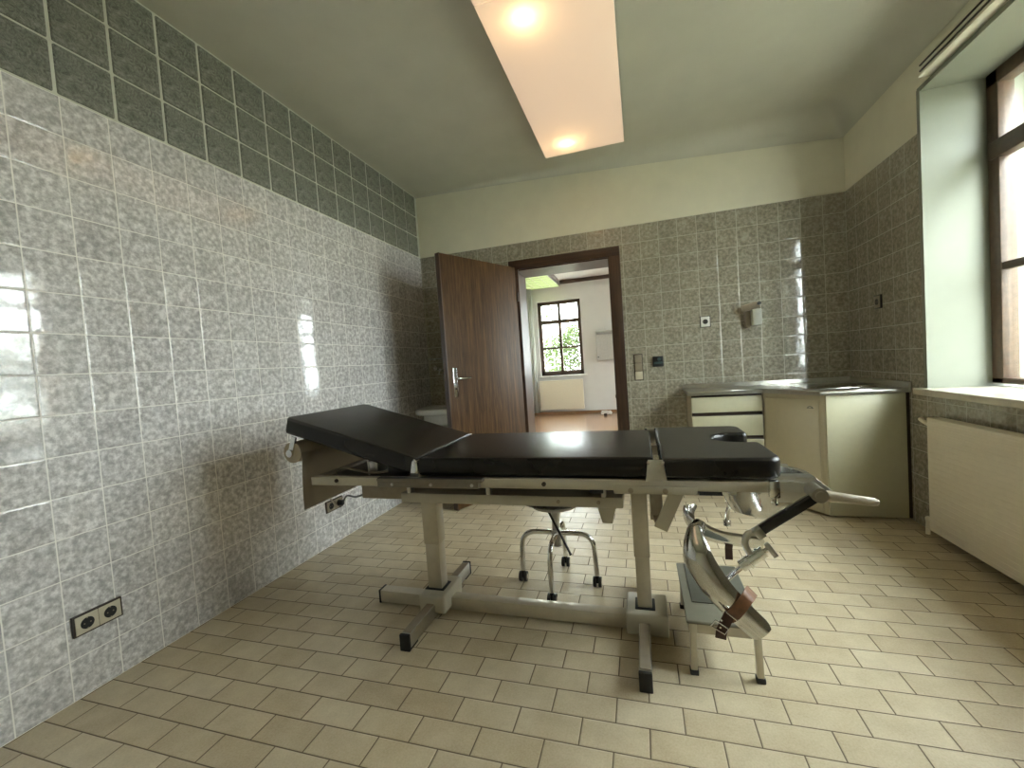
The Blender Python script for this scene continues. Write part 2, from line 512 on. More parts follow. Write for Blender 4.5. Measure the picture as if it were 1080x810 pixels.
w1 = window_y('window_1', 3.87, WY0+.01, WY1-.01, WZ0+.02, WZ1, (1.37, .72), 2.06, (1.455,))
bm = nb(); box(bm, W-.045, 3.90, WY0-.03, 2.075, WZ0-.035, WZ0+.004, .008, 3)
struct('window_sill', bm, m_sill, w1)
# outer reveal with a folded wooden shutter
bm = nb(); box(bm, XO-.11, XO-.01, WY1-.035, WY1-.007, WZ0+.03, WZ1-.01, .004)
for k in range(4): box(bm, XO-.10+.022*k, XO-.094+.022*k, WY1-.043, WY1-.03, WZ0+.06, WZ1-.04)
m_shut = mat('tan_shutter_wood', (.62,.36,.17), .55, var=.1)
obj('shutter', bm, m_shut, w1)

# curtain rail above the window
cr = thing('curtain_rail', 'cream double-track curtain rail above the right-hand window', 'curtain rail', (W-.02, 1.0, 2.50))
bm = nb(); box(bm, W-.055, W+.004, 0, 1.93, 2.490, 2.562, .004)
obj('rail_board', bm, m_plaster, cr)
for z in (2.508, 2.537):
    bm = nb(); box(bm, W-.062, W-.054, .02, 1.90, z-.004, z+.004, .002)
    obj('track', bm, m_brownfr, cr)

# ------------------------------------------------------------------ radiator under the window
def flat_radiator(loc, x0, x1, y0, y1, z0, z1, face, label):
    r = thing('radiator', label, 'radiator', loc)
    bm = nb(); box(bm, x0, x1, y0, y1, z0, z1, .006, 2)
    obj('panel', bm, m_rad, r)
    bm = nb()
    n = 22
    for k in range(n):
        z = z0+.02+(z1-z0-.04)*k/(n-1)
        if face == '-x': box(bm, x0-.0012, x0+.001, y0+.012, y1-.012, z-.004, z+.004, .0005, 1)
        else: box(bm, x0+.012, x1-.012, y0-.0012, y0+.001, z-.004, z+.004, .0005, 1)
    obj('front_ribs', bm, m_rad, r)
    return r
r1 = flat_radiator((3.54, 1.07, 0), 3.50, 3.565, .25, 1.865, .065, .682, '-x', 'flat cream panel radiator under the window on the right')
for y, z in ((.5, .2), (1.6, .2), (.5, .5), (1.6, .5)):
    bm = nb(); box(bm, 3.56, W-.0003, y-.02, y+.02, z, z+.06); obj('bracket', bm, m_rad, r1)
bm = nb(); tube(bm, spline([(3.54,1.85,.62),(3.54,1.93,.635),(3.56,2.03,.645),(W-.012,2.055,.647)], 5), .011)
obj('supply_pipe', bm, m_rad, r1)
bm = nb(); tube(bm, spline([(3.54,1.85,.10),(3.54,1.95,.10),(3.55,1.97,.07),(3.55,1.975,.001)], 5), .011)
obj('return_pipe', bm, m_rad, r1)

# ------------------------------------------------------------------ door frame and open door leaf
df = None
bm = nb(); box(bm, .915, 1.005, D-.022, D+.006, 0, 2.085, .005); 
door = obj('door_1', bm, m_darkwood); door['kind'] = 'structure'
bm = nb(); box(bm, 1.825, 1.925, D-.022, D+.006, 0, 2.085, .005); obj('architrave', bm, m_darkwood, door)
bm = nb(); box(bm, .915, 1.925, D-.024, D+.006, 2.005, 2.087, .005); obj('head_architrave', bm, m_darkwood_x, door)
bm = nb(); box(bm, .93, .975, D, D+.36, 0, 2.03); box(bm, 1.835, 1.90, D, D+.36, 0, 2.03); obj('jamb_lining', bm, m_darkwood, door)
bm = nb(); box(bm, .93, 1.90, D, D+.36, 1.995, 2.06); obj('head_lining', bm, m_darkwood_x, door)
bm = nb(); box(bm, .97, .99, D+.03, D+.06, 0, 2.0); box(bm, 1.82, 1.84, D+.03, D+.06, 0, 2.0); obj('door_stop', bm, m_darkwood, door)
m_thr = wood('threshold_wood', 0, (.14,.07,.03), (.25,.14,.06), (.36,.22,.11), .4)
bm = nb(); box(bm, .975, 1.835, D-.005, D+.37, -.02, .012, .003); obj('threshold', bm, m_thr, door)

hinge = Vector((.985, 2.885, 0)); free = Vector((.617, 2.062, 0))
leaf = thing('door_2', 'x', 'x', hinge)
for k in ('label', 'category'): del leaf[k]
leaf['kind'] = 'structure'
L = (free-hinge).length; ang = math.atan2(free.y-hinge.y, free.x-hinge.x)
leaf.rotation_euler = (0, 0, ang)
def lobj(name, bm, m, parent):      # local to the leaf: x along the leaf from the hinge, y thickness
    bmesh.ops.recalc_face_normals(bm, faces=bm.faces)
    me = bpy.data.meshes.new(name); bm.to_mesh(me); bm.free()
    for p in me.polygons: p.use_smooth = True
    me.set_sharp_from_angle(angle=math.radians(40))
    me.materials.append(m); o = bpy.data.objects.new(name, me); C.objects.link(o); o.parent = parent
    return o
bm = nb(); box(bm, .005, L, -.04, 0, .012, 2.02, .002); lobj('leaf', bm, m_doorwood, leaf)
bm = nb(); box(bm, L-.001, L+.010, -.043, .003, .012, 2.02, .002); lobj('edge_strip', bm, m_darkwood, leaf)
for s in (1, -1):
    yb = 0 if s == 1 else -.04
    bm = nb(); box(bm, L-.085, L-.045, min(yb, yb+s*.008), max(yb, yb+s*.008), .90, 1.13, .003); pl_ = lobj('handle_plate', bm, m_chrome, leaf)
    bm = nb(); tube(bm, spline([(L-.065, yb+s*.006, 1.045), (L-.065, yb+s*.04, 1.045), (L-.075, yb+s*.052, 1.045), (L-.12, yb+s*.054, 1.043), (L-.185, yb+s*.052, 1.045)], 6), .0085)
    lobj('door_handle', bm, m_chrome, pl_)
    bm = nb(); cyl(bm, (L-.065, yb+s*.007, .965), (L-.065, yb+s*.012, .965), .008); lobj('keyhole_cover', bm, m_brownfr, pl_)
for z in (.25, 1.75):
    bm = nb(); cyl(bm, (.0, .008, z-.04), (.0, .008, z+.04), .009); lobj('hinge', bm, m_brownfr, leaf)

# ------------------------------------------------------------------ the room beyond the doorway
NX0, NX1, NY0, NY1, NH = -.75, 4.0, D+.36, 8.20, 2.86
m_parq = wood('parquet', 0, (.22,.10,.045), (.34,.17,.08), (.46,.26,.13), .22, 18, .35)
bm = nb(); box(bm, NX0-.2, NX1+.2, NY0-.36, NY1+.4, -.25, -.001); struct('floor_next_room', bm, m_parq, smooth=False)
bm = nb(); box(bm, NX0-.2, NX1+.2, NY0-.1, NY1+.4, NH, NH+.25); struct('ceiling_next_room', bm, m_white, smooth=False)
bm = nb(); box(bm, NX0-.2, NX0, NY0, NY1+.4, -.2, NH+.1); struct('wall_left_next_room', bm, m_white, smooth=False)
bm = nb(); box(bm, NX1, NX1+.2, NY0, 4.6, -.2, NH+.1); box(bm, NX1, NX1+.2, 6.2, NY1+.4, -.2, NH+.1); box(bm, NX1, NX1+.2, 4.6, 6.2, -.2, .84); box(bm, NX1, NX1+.2, 4.6, 6.2, 2.45, NH+.1)
struct('wall_right_next_room', bm, m_white, smooth=False)
window_y('window_4', NX1+.08, 4.61, 6.19, .845, 2.445, (5.4,), 2.0, (1.44,))  # unseen window, added to brighten the room beyond the doorway
bm = nb(); box(bm, NX0, .93, NY0, NY0+.02, 0, NH); box(bm, 1.90, NX1, NY0, NY0+.02, 0, NH); box(bm, .93, 1.90, NY0, NY0+.02, 2.06, NH)
struct('wall_front_next_room', bm, m_white, smooth=False)
bm = nb()
V = [(-.05, .89), (2.5, 3.42)]  # second opening: an unseen window added to bring more daylight in
zb, zt = .84, 2.45
cur = NX0
for a, b_ in V:
    box(bm, cur, a, NY1, NY1+.4, -.2, NH+.1); cur = b_
box(bm, cur, NX1, NY1, NY1+.4, -.2, NH+.1)
for a, b_ in V:
    box(bm, a, b_, NY1, NY1+.4, -.2, zb); box(bm, a, b_, NY1, NY1+.4, zt, NH+.1)
struct('wall_back_next_room', bm, m_white, smooth=False)
bm = nb(); box(bm, NX0, NX1, NY1-.06, NY1, NH-.075, NH, .01); box(bm, NX0, NX0+.06, NY0+.02, NY1, NH-.075, NH, .01)
struct('trim_5', bm, m_darkwood_x, smooth=False)
bm = nb(); box(bm, NX0, NX1, NY1-.015, NY1, 0, .05); struct('baseboard_back', bm, m_thr, smooth=False)
for i, (a, b_) in enumerate(V):
    y = NY1+.06
    bm = nb(); f = .075
    box(bm, a, a+f, y, y+.06, zb, zt, .004); box(bm, b_-f, b_, y, y+.06, zb, zt, .004)
    box(bm, a, b_, y, y+.06, zb, zb+f+.02, .004); box(bm, a, b_, y, y+.06, zt-f, zt, .004)
    w = obj('window_%d' % (i+2), bm, m_winwood); w['kind'] = 'structure'
    mx = (a+b_)/2
    bm = nb(); box(bm, a+.02, b_-.02, y-.01, y+.05, 1.965, 2.045, .004); box(bm, mx-.030, mx+.030, y-.004, y+.05, zb, zt, .004)
    obj('window_post', bm, m_winwood, w)
    bm = nb(); box(bm, a+f, b_-f, y+.005, y+.04, 1.415, 1.46, .003); obj('glazing_bar', bm, m_winwood, w)
    bm = nb(); box(bm, a+.03, b_-.03, y+.02, y+.024, zb+.03, zt-.03); obj('window_pane', bm, m_glass, w, smooth=False)
    bm = nb(); box(bm, a-.04, b_+.06, NY1-.05, NY1+.07, zb-.04, zb, .005); obj('window_sill', bm, m_whiteplas, w)
r2 = flat_radiator((.39, 8.12, 0), -.08, .86, 8.09, 8.16, .10, .735, '-y', 'white panel radiator under the far window seen through the doorway')
for x in (.1, .64):
    bm = nb(); box(bm, x, x+.04, 8.15, 8.1997, .5, .56); obj('bracket', bm, m_rad, r2)
# curtain left of the far window
bm = nb()
n = 60; rows = []
for z in (2.78, 2.2, 1.5, .8, .05):
    rows.append([bm.verts.new((-.42+.32*k/n + .004*math.sin(z*3+k), 8.04+.03*math.sin(k*.62)+.008*math.sin(k*.23+z), z)) for k in range(n+1)])
for a, b_ in zip(rows, rows[1:]):
    for k in range(n): bm.faces.new((a[k], a[k+1], b_[k+1], b_[k]))
bmesh.ops.solidify(bm, geom=list(bm.faces), thickness=.003)
cu = obj('curtain', bm, mat('white_curtain_cloth', (.8,.8,.76), .85, var=.02), angle=180, origin=(-.26, 8.04, 0))
tag(cu, 'white floor-length curtain beside the far window beyond the doorway', 'curtain')
# wall box
hb = thing('wall_box', 'pale grey box mounted on the far wall right of the far window', 'wall box', (1.43, 8.1, 1.10))
bm = nb(); box(bm, 1.19, 1.68, 8.03, NY1+.002, 1.10, 1.71, .012, 3); obj('casing', bm, mat('pale_grey_enamel', (.50,.49,.47), .45), hb)
bm = nb(); box(bm, 1.21, 1.66, 8.022, 8.035, 1.63, 1.69, .004); obj('top_panel', bm, mat('mid_grey_enamel', (.38,.37,.36), .45), hb)
bm = nb(); cyl(bm, (1.225, 8.035, 1.17), (1.225, 8.018, 1.17), .014); obj('knob', bm, m_dark, hb)
bm = nb(); box(bm, 1.51, 1.58, NY1-.04, NY1+.002, .29, .36, .006)
tag(obj('wall_outlet', bm, m_brownfr, origin=(1.545, NY1, .29)), 'small dark outlet low on the far wall beyond the doorway', 'outlet')
# coil of cable on the parquet
cc = thing('cable_coil', 'small heap of white cable on the wooden floor beyond the doorway', 'cable', (1.34, 7.75, 0))
bm = nb(); pts = []
for k in range(60):
    a = k*.42; r_ = .07+.02*math.sin(k*.9)
    pts.append((1.34+r_*math.cos(a)*1.2, 7.75+r_*math.sin(a), .010+.0012*k+.006*math.sin(k)**2))
tube(bm, pts, .007, 8); obj('cable_loops', bm, m_whiteplas, cc)
bm = nb(); box(bm, 1.30, 1.36, 7.60, 7.64, .0, .045, .008); tube(bm, [(1.33,7.64,.02),(1.335,7.68,.02),(1.36,7.70,.02)], .007, 8)
obj('plug', bm, m_dark, cc)
# ceiling lamp with a pale green louvre
m_louv, nt, b = newmat('green_louvre_plastic')
b.inputs['Base Color'].default_value = rgb((.55,.68,.30)); b.inputs['Roughness'].default_value = .4
b.inputs['Emission Color'].default_value = rgb((.66,.84,.36)); b.inputs['Emission Strength'].default_value = .22
m_louvbar = mat('pale_louvre_bar', (.72,.80,.52), .4)
nl = thing('ceiling_light', 'ceiling light with a pale green grid cover in the room beyond the doorway', 'ceiling light', (.2, 7.3, NH))
bm = nb(); box(bm, -.20, .50, 6.2, 8.12, 2.74, NH+.004, .006); obj('housing', bm, mat('grey_lamp_housing', (.42,.40,.42), .5), nl)
bm = nb(); box(bm, -.185, .485, 6.215, 8.105, 2.733, 2.742); obj('louvre', bm, m_louv, nl)
bm = nb()
for k in range(5): box(bm, -.185+.1675*k-.008, -.185+.1675*k+.008, 6.215, 8.105, 2.724, 2.735)
for k in range(11): box(bm, -.185, .485, 6.215+.189*k-.008, 6.215+.189*k+.008, 2.723, 2.735)
obj('louvre_grid', bm, m_louvbar, nl)

# ------------------------------------------------------------------ ceiling light over the table
cl = thing('ceiling_light', 'long rectangular lit ceiling light with a warm opal cover above the table', 'ceiling light', (1.71, 1.0, H))
LX0, LX1, LY0, LY1 = 1.405, 2.02, -.62, 2.52
m_lh = mat('white_lamp_housing', (.70,.68,.62), .4)
bm = nb()
box(bm, LX0, LX1, LY0, LY1, H-.018, H+.004)
box(bm, LX0, LX0+.006, LY0, LY1, 2.775, H); box(bm, LX1-.006, LX1, LY0, LY1, 2.775, H)
box(bm, LX0, LX1, LY0, LY0+.006, 2.775, H); box(bm, LX0, LX1, LY1-.006, LY1, 2.775, H)
obj('housing', bm, m_lh, cl)
for (a, b_) in ((.965, LY1-.001), (LY0+.001, .957)):
    bm = nb(); box(bm, LX0+.001, LX1-.001, a, b_, 2.766, 2.776, .002); obj('cover', bm, m_diff, cl)
for (x, y) in ((1.60, 1.10), (1.60, 2.36), (1.60, .2), (1.60, -.4)):
    d = bpy.data.lights.new('lamp_tube_light', 'POINT'); d.energy = .75; d.color = (1.0, .84, .66); d.shadow_soft_size = .03
    o = bpy.data.objects.new('lamp_tube_light', d); C.objects.link(o); o.parent = cl
    o.location = Vector((x, y, 2.812)) - cl.location

# ------------------------------------------------------------------ examination table
T = thing('examination_table', 'black-padded gynaecological examination table on a beige two-column frame', 'examination table', (1.5, .81, 0))
YN, YFAR = .525, 1.10
# seat section
bm = nb(); prism(bm, [(1.185,YN),(2.068,YN),(2.068,YFAR),(1.185,YFAR)], .706, .777, .014, 4)
obj('seat_cushion', bm, m_leath, T)
# leg section with the horseshoe cut-out
out = [(2.092, .512), (2.40, .512)]
for k in range(1, 7): a = -PI/2+PI/2*k/6; out.append((2.40+.05*math.cos(a), .562+.05*math.sin(a)))
out += [(2.45, .76)]
for k in range(1, 5): a = PI/2*k/4; out.append((2.425+.025*math.cos(a), .765+.025*math.sin(a)))
nc = .88; nr = .09
for k in range(0, 13):
    a = -PI/2 - PI*k/12; out.append((2.39+nr*math.cos(a), nc+nr*math.sin(a)))
for k in range(0, 5): a = -PI/2+PI/2*k/4; out.append((2.425+.025*math.cos(a), .995+.025*math.sin(a)))
for k in range(0, 7): a = PI/2*k/6; out.append((2.40+.05*math.cos(a), 1.12+.05*math.sin(a)))
out += [(2.092, 1.17)]
bm = nb(); soft_prism(bm, out, .704, .775, .016); obj('leg_cushion', bm, m_leath, T)
# back section, tilted up
a_t = math.atan2(.962-.775, 1.180-.547)
Lb = math.hypot(.962-.775, 1.180-.547)
mt = Matrix.Translation((1.178, 0, .776)) @ Matrix.Rotation(a_t, 4, 'Y')
bm = nb(); prism(bm, [(0,YN),(0,YFAR),(-Lb+.02,YFAR),(-Lb,YFAR-.02),(-Lb,YN+.02),(-Lb+.02,YN)], -.073, 0, .014, 4, mt)
obj('back_cushion', bm, m_leath, T)
bm = nb(); prism(bm, [(-.02,YN+.05),(-.02,YFAR-.05),(-Lb+.06,YFAR-.05),(-Lb+.06,YN+.05)], -.082, -.071, 0, 3, mt)
obj('back_board', bm, m_paint, T)
# hinge clips beside the cushions
bm = nb()
for y in (YN-.008, YFAR+.002):
    prism(bm, [(1.145,.700),(1.185,.700),(1.182,.765),(1.170,.775),(1.160,.765)], 0, .006, .002, 2, Matrix.Translation((0,y+.006,0)) @ Matrix.Rotation(PI/2,4,'X'))
cyl(bm, (1.171, YN-.012, .762), (1.171, YFAR+.012, .762), .006)
obj('back_hinge', bm, m_chrome, T)
for y in (YN-.022, YFAR+.075):
    bm = nb(); prism(bm, [(2.040,.700),(2.108,.700),(2.098,.772),(2.050,.772)], 0, .008, .003, 2, Matrix.Translation((0,y+.008,0)) @ Matrix.Rotation(PI/2,4,'X'))
    sc_ = obj('side_clip', bm, m_steel, T)
    for (x, z) in ((2.052,.764),(2.096,.764)):
        bm = nb(); cyl(bm, (x, y-.003, z), (x, y+.002, z), .006, seg=12); obj('clip_screw', bm, m_chrome, sc_)
# side rails and cross members
def rail(y0, y1):
    bm = nb(); box(bm, .668, 2.445, y0, y1, .665, .700, .003); return bm
obj('side_rail', rail(.515, .545), m_paint, T); obj('side_rail', rail(1.075, 1.105), m_paint, T)
for x in (.668, 1.14, 2.04, 2.40):
    bm = nb(); box(bm, x, x+.035, .54, 1.08, .667, .698, .003); obj('cross_member', bm, m_paint_d, T)
bm = nb(); box(bm, .70, 1.14, .54, 1.08, .676, .686, .002); box(bm, 1.17, 2.04, .54, 1.08, .680, .69, .002); obj('tray', bm, m_brownfr, T)
for (x, z) in ((.80,.686),(1.34,.684),(1.69,.684)):
    bm = nb(); cyl(bm, (x, .516, z), (x, .509, z), .008, seg=16); obj('bolt', bm, m_brownfr, T)
# dark accessory slide on the near rail
bm = nb(); box(bm, 1.012, 1.462, .488, .516, .693, .704, .002); box(bm, 1.012, 1.445, .492, .516, .668, .693, .002)
ar = obj('accessory_rail', bm, m_slide, T)
bm = nb(); box(bm, 1.015, 1.462, .489, .516, .7035, .7065, .0008, 1); obj('top_strip', bm, m_dark, ar)
for x in (1.08, 1.25, 1.42):
    bm = nb(); cyl(bm, (x, .493, .681), (x, .488, .681), .006, seg=14); obj('screw', bm, m_steel, T)
# lower beam and the box left of it
bm = nb(); box(bm, 1.045, 1.958, .60, 1.02, .571, .612, .006); obj('lower_beam', bm, m_paint, T)
bm = nb(); box(bm, .822, 1.06, .64, .98, .570, .650, .006); obj('drive_box', bm, m_paint_d, T)
for x, y in ((1.075,.603), (1.43,.603), (1.88,.603), (1.075,.97), (1.88,.97)):
    bm = nb(); box(bm, x, x+.018, y, y+.027, .60, .668, .003); obj('spacer_post', bm, m_steel, T)
for x in (1.72, 1.87):
    bm = nb(); cyl(bm, (x, .601, .592), (x, .597, .592), .007, seg=14); obj('screw', bm, m_paint_d, T)
bm = nb(); box(bm, 1.84, 1.89, .60, .66, .625, .66, .004); obj('motor', bm, m_dark, T)
bm = nb(); prism(bm, [(1.857,.571),(1.93,.571),(1.913,.50),(1.876,.50)], 0, .12, .003, 2, Matrix.Translation((0,.76,0)) @ Matrix.Rotation(PI/2,4,'X'))
obj('switch_box', bm, m_paint, T)
# bracket and V strut at the leg end
bm = nb(); box(bm, 1.933, 2.198, .508, .530, .655, .683, .003); obj('end_bracket', bm, m_paint, T)
for x in (1.99, 2.10):
    bm = nb(); cyl(bm, (x, .509, .668), (x, .503, .668), .009, seg=14); obj('bolt', bm, m_paint_d, T)
bm = nb()
bar(bm, (2.140,.535,.664), (2.080,.535,.530), .012, .044, (1,0,0)); obj('strut', bm, m_paint, T)
bm = nb(); bar(bm, (2.072,.600,.664), (2.072,.600,.545), .04, .012, (0,1,0))
bar(bm, (2.072,.60,.55), (2.08,.54,.545), .03, .012, (0,0,1)); obj('strut', bm, m_paint_d, T)
bm = nb(); bar(bm, (2.140,1.08,.664), (2.080,1.08,.530), .012, .044, (1,0,0)); obj('strut', bm, m_paint, T)
bm = nb(); bar(bm, (2.06,.60,.550), (2.06,.84,.58), .02, .03); obj('strut', bm, m_paint_d, T)
# two telescopic columns
for (x0, x1) in ((1.035, 1.112), (1.978, 2.040)):
    ztop = .575 if x0 < 1.5 else .668
    bm = nb(); box(bm, x0, x1, .775, .845, .315, ztop, .004); c_ = obj('column', bm, m_col, T)
    bm = nb(); box(bm, x0+.003, x1-.003, .779, .841, .07, .316, .004); obj('inner_tube', bm, m_col, c_)
# base: blocks, cross bar, feet
bm = nb(); box(bm, 1.020, 1.150, .715, .915, .022, .105, .012, 3); obj('column_block', bm, m_paint, T)
bm = nb(); box(bm, 1.935, 2.095, .735, .90, .016, .105, .008, 3); obj('column_block', bm, m_paint, T)
for a, b_ in ((1.027, 1.122), (1.970, 2.048)):
    bm = nb(); box(bm, a, b_, .766, .854, .100, .108, .003); obj('rubber_seal', bm, m_rubber, T)
bm = nb(); box(bm, .768, 1.95, .785, .840, .008, .066, .004); obj('crossbar', bm, m_col, T)
bm = nb(); box(bm, .760, .770, .783, .842, .004, .068, .003); obj('end_cap', bm, m_rubber, T)
for x in (1.078, 2.004):
    y0 = .50 if x < 1.5 else .47
    bm = nb(); box(bm, x-.021, x+.021, y0, 1.13, .008, .066, .003); ft = obj('foot_bar', bm, m_steel, T)
    bm = nb(); box(bm, x-.018, x+.018, y0+.01, 1.12, .066, .0685, .001, 1); obj('top_strip', bm, m_paint_d, ft)
    for ya in (y0-.012, 1.128):
        bm = nb(); box(bm, x-.022, x+.022, ya, ya+.014, 0, .068, .003); obj('end_cap', bm, m_rubber, ft)
    for a, b_ in ((y0, y0+.06), (1.07, 1.13)):
        bm = nb(); box(bm, x-.02, x+.02, a, b_, 0, .012, .002); obj('rubber_foot', bm, m_rubber, ft)
# clamp at the end of the near rail
bm = nb(); box(bm, 2.402, 2.430, .492, .515, .655, .708, .003); cyl(bm, (2.416,.503,.660), (2.416,.503,.632), .007); cyl(bm, (2.416,.503,.640), (2.416,.503,.634), .011)
obj('rail_clamp', bm, m_chrome, T)
# steel drain bowl under the cut-out, with its plate
bm = nb()
prof = [(.005,.505),(.08,.508),(.118,.525),(.135,.57),(.142,.645),(.152,.650),(.152,.655),(.138,.652),(.130,.575),(.112,.533),(.075,.515),(.005,.512)]
lathe(bm, prof, (2.452,.80,0), 'z', 48, True)
obj('drain_bowl', bm, m_trough, T)
bm = nb(); bar(bm, (2.31,.62,.648), (2.31,1.04,.648), .02, .014); bar(bm, (2.31,.652,.645), (2.58,.652,.645), .016, .008); bar(bm, (2.31,.955,.645), (2.58,.955,.645), .016, .008)
bar(bm, (2.31,.55,.66), (2.31,.64,.65), .02, .03); bar(bm, (2.31,1.03,.65), (2.31,1.085,.66), .02, .03)
obj('bowl_slide', bm, m_steel, T)
bm = nb(); prism(bm, [(2.44,.690),(2.56,.690),(2.612,.643),(2.600,.628),(2.56,.600),(2.44,.602)], 0, .006, .002, 2, Matrix.Translation((0,.626,0)) @ Matrix.Rotation(PI/2,4,'X'))
bar(bm, (2.435,.62,.645), (2.435,.54,.68), .05, .012); box(bm, 2.44, 2.560, .60, .65, .688, .692, .001)
obj('end_plate', bm, m_steel, T)

# leg supports: curved steel troughs on swivelling arms
def trough(path, opens, radii, arc=1.35, th=.0025, n=9):
    bm = nb(); pts = spline(path, n); m = len(pts)
    def samp(lst, t):
        q = t*(len(lst)-1); i = min(int(q), len(lst)-2); w = q-i
        if isinstance(lst[0], (int, float)): return lst[i]*(1-w)+lst[i+1]*w
        return Vector(lst[i])*(1-w)+Vector(lst[i+1])*w
    rows = []
    S = 18
    for i, p in enumerate(pts):
        t = (pts[min(i+1,m-1)]-pts[max(i-1,0)]).normalized()
        op = samp(opens, i/(m-1)); op = (op-op.dot(t)*t).normalized(); sd = t.cross(op)
        r = samp(radii, i/(m-1))
        e = min(i, m-1-i)
        aa = arc*(.84+.16*min(1, e/2)**.5) if e < 2 else arc
        row = []
        for k in range(S+1):
            a = -aa + 2*aa*k/S
            row.append(bm.verts.new(p + r*(-math.cos(a)*op + math.sin(a)*sd)))
        rows.append(row)
    for i in range(m-1):
        for k in range(S):
            bm.faces.new((rows[i][k], rows[i][k+1], rows[i+1][k+1], rows[i+1][k]))
    bmesh.ops.recalc_face_normals(bm, faces=bm.faces)
    bmesh.ops.solidify(bm, geom=list(bm.faces), thickness=th)
    return bm
# near one
bm = trough([(2.200,.520,.562),(2.186,.490,.535),(2.192,.458,.483),(2.226,.447,.416),(2.277,.445,.351),(2.350,.445,.276)],
            [(.3,1,.6),(.5,1,.3),(.55,.9,.3),(.5,.9,.3),(.5,.9,.3),(.5,.9,.3)], [.020,.032,.053,.055,.051,.046])
ls = obj('leg_trough', bm, m_trough, T)
bm = nb(); tube(bm, spline([(2.262,.462,.402),(2.285,.455,.432),(2.312,.447,.462)], 4), .008); cyl(bm, (2.304,.447,.458), (2.368,.445,.510), .017); cyl(bm, (2.366,.445,.508), (2.384,.445,.520), .007)
cyl(bm, (2.322,.447,.470), (2.328,.447,.476), .020); cyl(bm, (2.352,.447,.496), (2.358,.447,.501), .020)
obj('swivel_clamp', bm, m_chrome, ls)
bm = nb(); bar(bm, (2.374,.445,.533), (2.398,.445,.496), .016, .015, (1,0,1), .002); obj('clamp_knob', bm, m_steel, ls)
# arm: hook, black square bar, pivot, handle
bm = nb(); tube(bm, spline([(2.352,.452,.560),(2.330,.450,.560),(2.318,.450,.535),(2.326,.450,.505),(2.348,.449,.480)], 6), .010); obj('hook_rod', bm, m_steel, T)
bm = nb(); bar(bm, (2.352,.452,.562), (2.508,.458,.672), .024, .024, (0,0,1), .003); obj('support_arm', bm, m_dark, T)
bm = nb(); bar(bm, (2.347,.460,.5735), (2.505,.466,.685), .006, .003, (0,0,1)); bar(bm, (2.345,.448,.557), (2.366,.449,.572), .03, .03, (0,0,1), .003)
obj('arm_strip', bm, m_steel, T)
bm = nb(); cyl(bm, (2.513,.430,.685), (2.513,.50,.685), .021); cyl(bm, (2.513,.425,.685), (2.513,.432,.685), .013)
bar(bm, (2.513,.50,.685), (2.455,.52,.690), .03, .022, (0,1,0)); bar(bm, (2.46,.515,.69), (2.42,.525,.685), .03, .03)
obj('pivot', bm, m_steel, T)
bm = nb(); tube(bm, [(2.512,.447,.684),(2.530,.446,.681),(2.58,.444,.675),(2.645,.441,.667),(2.653,.441,.666)], [.014,.016,.0135,.0115,.008], 16); obj('clamp_handle', bm, m_handle, T)
# leather straps
def strap(path, wv, w, th=.0035):
    bm = nb(); pts = spline(path, 6); rows = []
    for i, p in enumerate(pts):
        t = (pts[min(i+1,len(pts)-1)]-pts[max(i-1,0)]).normalized()
        s = Vector(wv); s = (s-s.dot(t)*t).normalized(); nrm = t.cross(s)
        rows.append([bm.verts.new(p+s*a*w/2+nrm*b*th/2) for a, b in ((-1,-1),(1,-1),(1,1),(-1,1))])
    for a, b in zip(rows, rows[1:]):
        for k in range(4): bm.faces.new((a[k], a[(k+1)%4], b[(k+1)%4], b[k]))
    bm.faces.new(rows[0][::-1]); bm.faces.new(rows[-1])
    return bm
tv = (.72,0,-.69)
st = thing('strap', 'wide brown leather strap buckled round the nearer steel leg trough', 'strap', (2.29,.40,.33))
bm = strap([(2.335,.470,.372),(2.322,.430,.385),(2.308,.402,.385),(2.288,.392,.362),(2.268,.393,.335),(2.252,.400,.318)], tv, .036)
obj('band', bm, m_belt, st)
bm = strap([(2.258,.395,.336),(2.243,.388,.310),(2.232,.386,.286),(2.228,.386,.262)], (.8,0,-.4), .030); obj('strap_end', bm, m_belt_d, st)
bm = nb()
q = [(2.203,.383,.300),(2.216,.383,.318),(2.250,.383,.296),(2.240,.383,.278),(2.203,.383,.300)]
tube(bm, q, .0025, 8); tube(bm, [(2.247,.386,.345),(2.275,.386,.322)], .0028, 8); cyl(bm, (2.232,.381,.322),(2.232,.378,.322),.003,seg=10); cyl(bm, (2.228,.381,.300),(2.228,.378,.300),.003,seg=10)
obj('buckle', bm, m_chrome, st)
# far one
bm = trough([(2.240,1.10,.425),(2.245,1.09,.385),(2.275,1.08,.350),(2.335,1.08,.325),(2.420,1.08,.311),(2.505,1.08,.299)],
            [(.7,-.6,.4),(.8,-.1,.5),(.4,.5,.7),(.2,.5,.85),(.1,.5,.85),(.1,.5,.85)], [.040,.052,.060,.058,.054,.050], 1.35)
lf = obj('leg_trough', bm, m_trough, T)
bm = nb(); tube(bm, spline([(2.372,1.08,.352),(2.375,1.08,.40),(2.389,1.08,.447),(2.385,1.085,.50)], 4), .009); cyl(bm, (2.373,1.08,.345),(2.373,1.08,.365),.016); cyl(bm, (2.386,1.07,.44),(2.386,1.10,.44),.014)
obj('swivel_clamp', bm, m_chrome, lf)
bm = nb(); bar(bm, (2.384,1.085,.49), (2.384,1.10,.672), .022, .022, (0,1,0), .003); obj('support_arm', bm, m_steel, T)
sf = thing('strap', 'dark leather strap end hanging below the farther steel leg trough', 'strap', (2.37,1.08,.25))
bm = strap([(2.372,1.04,.318),(2.371,1.036,.295),(2.369,1.045,.262),(2.369,1.05,.250),(2.369,1.05,.215),(2.369,1.05,.203)], (1,0,0), .030); obj('band', bm, m_belt_d, sf)
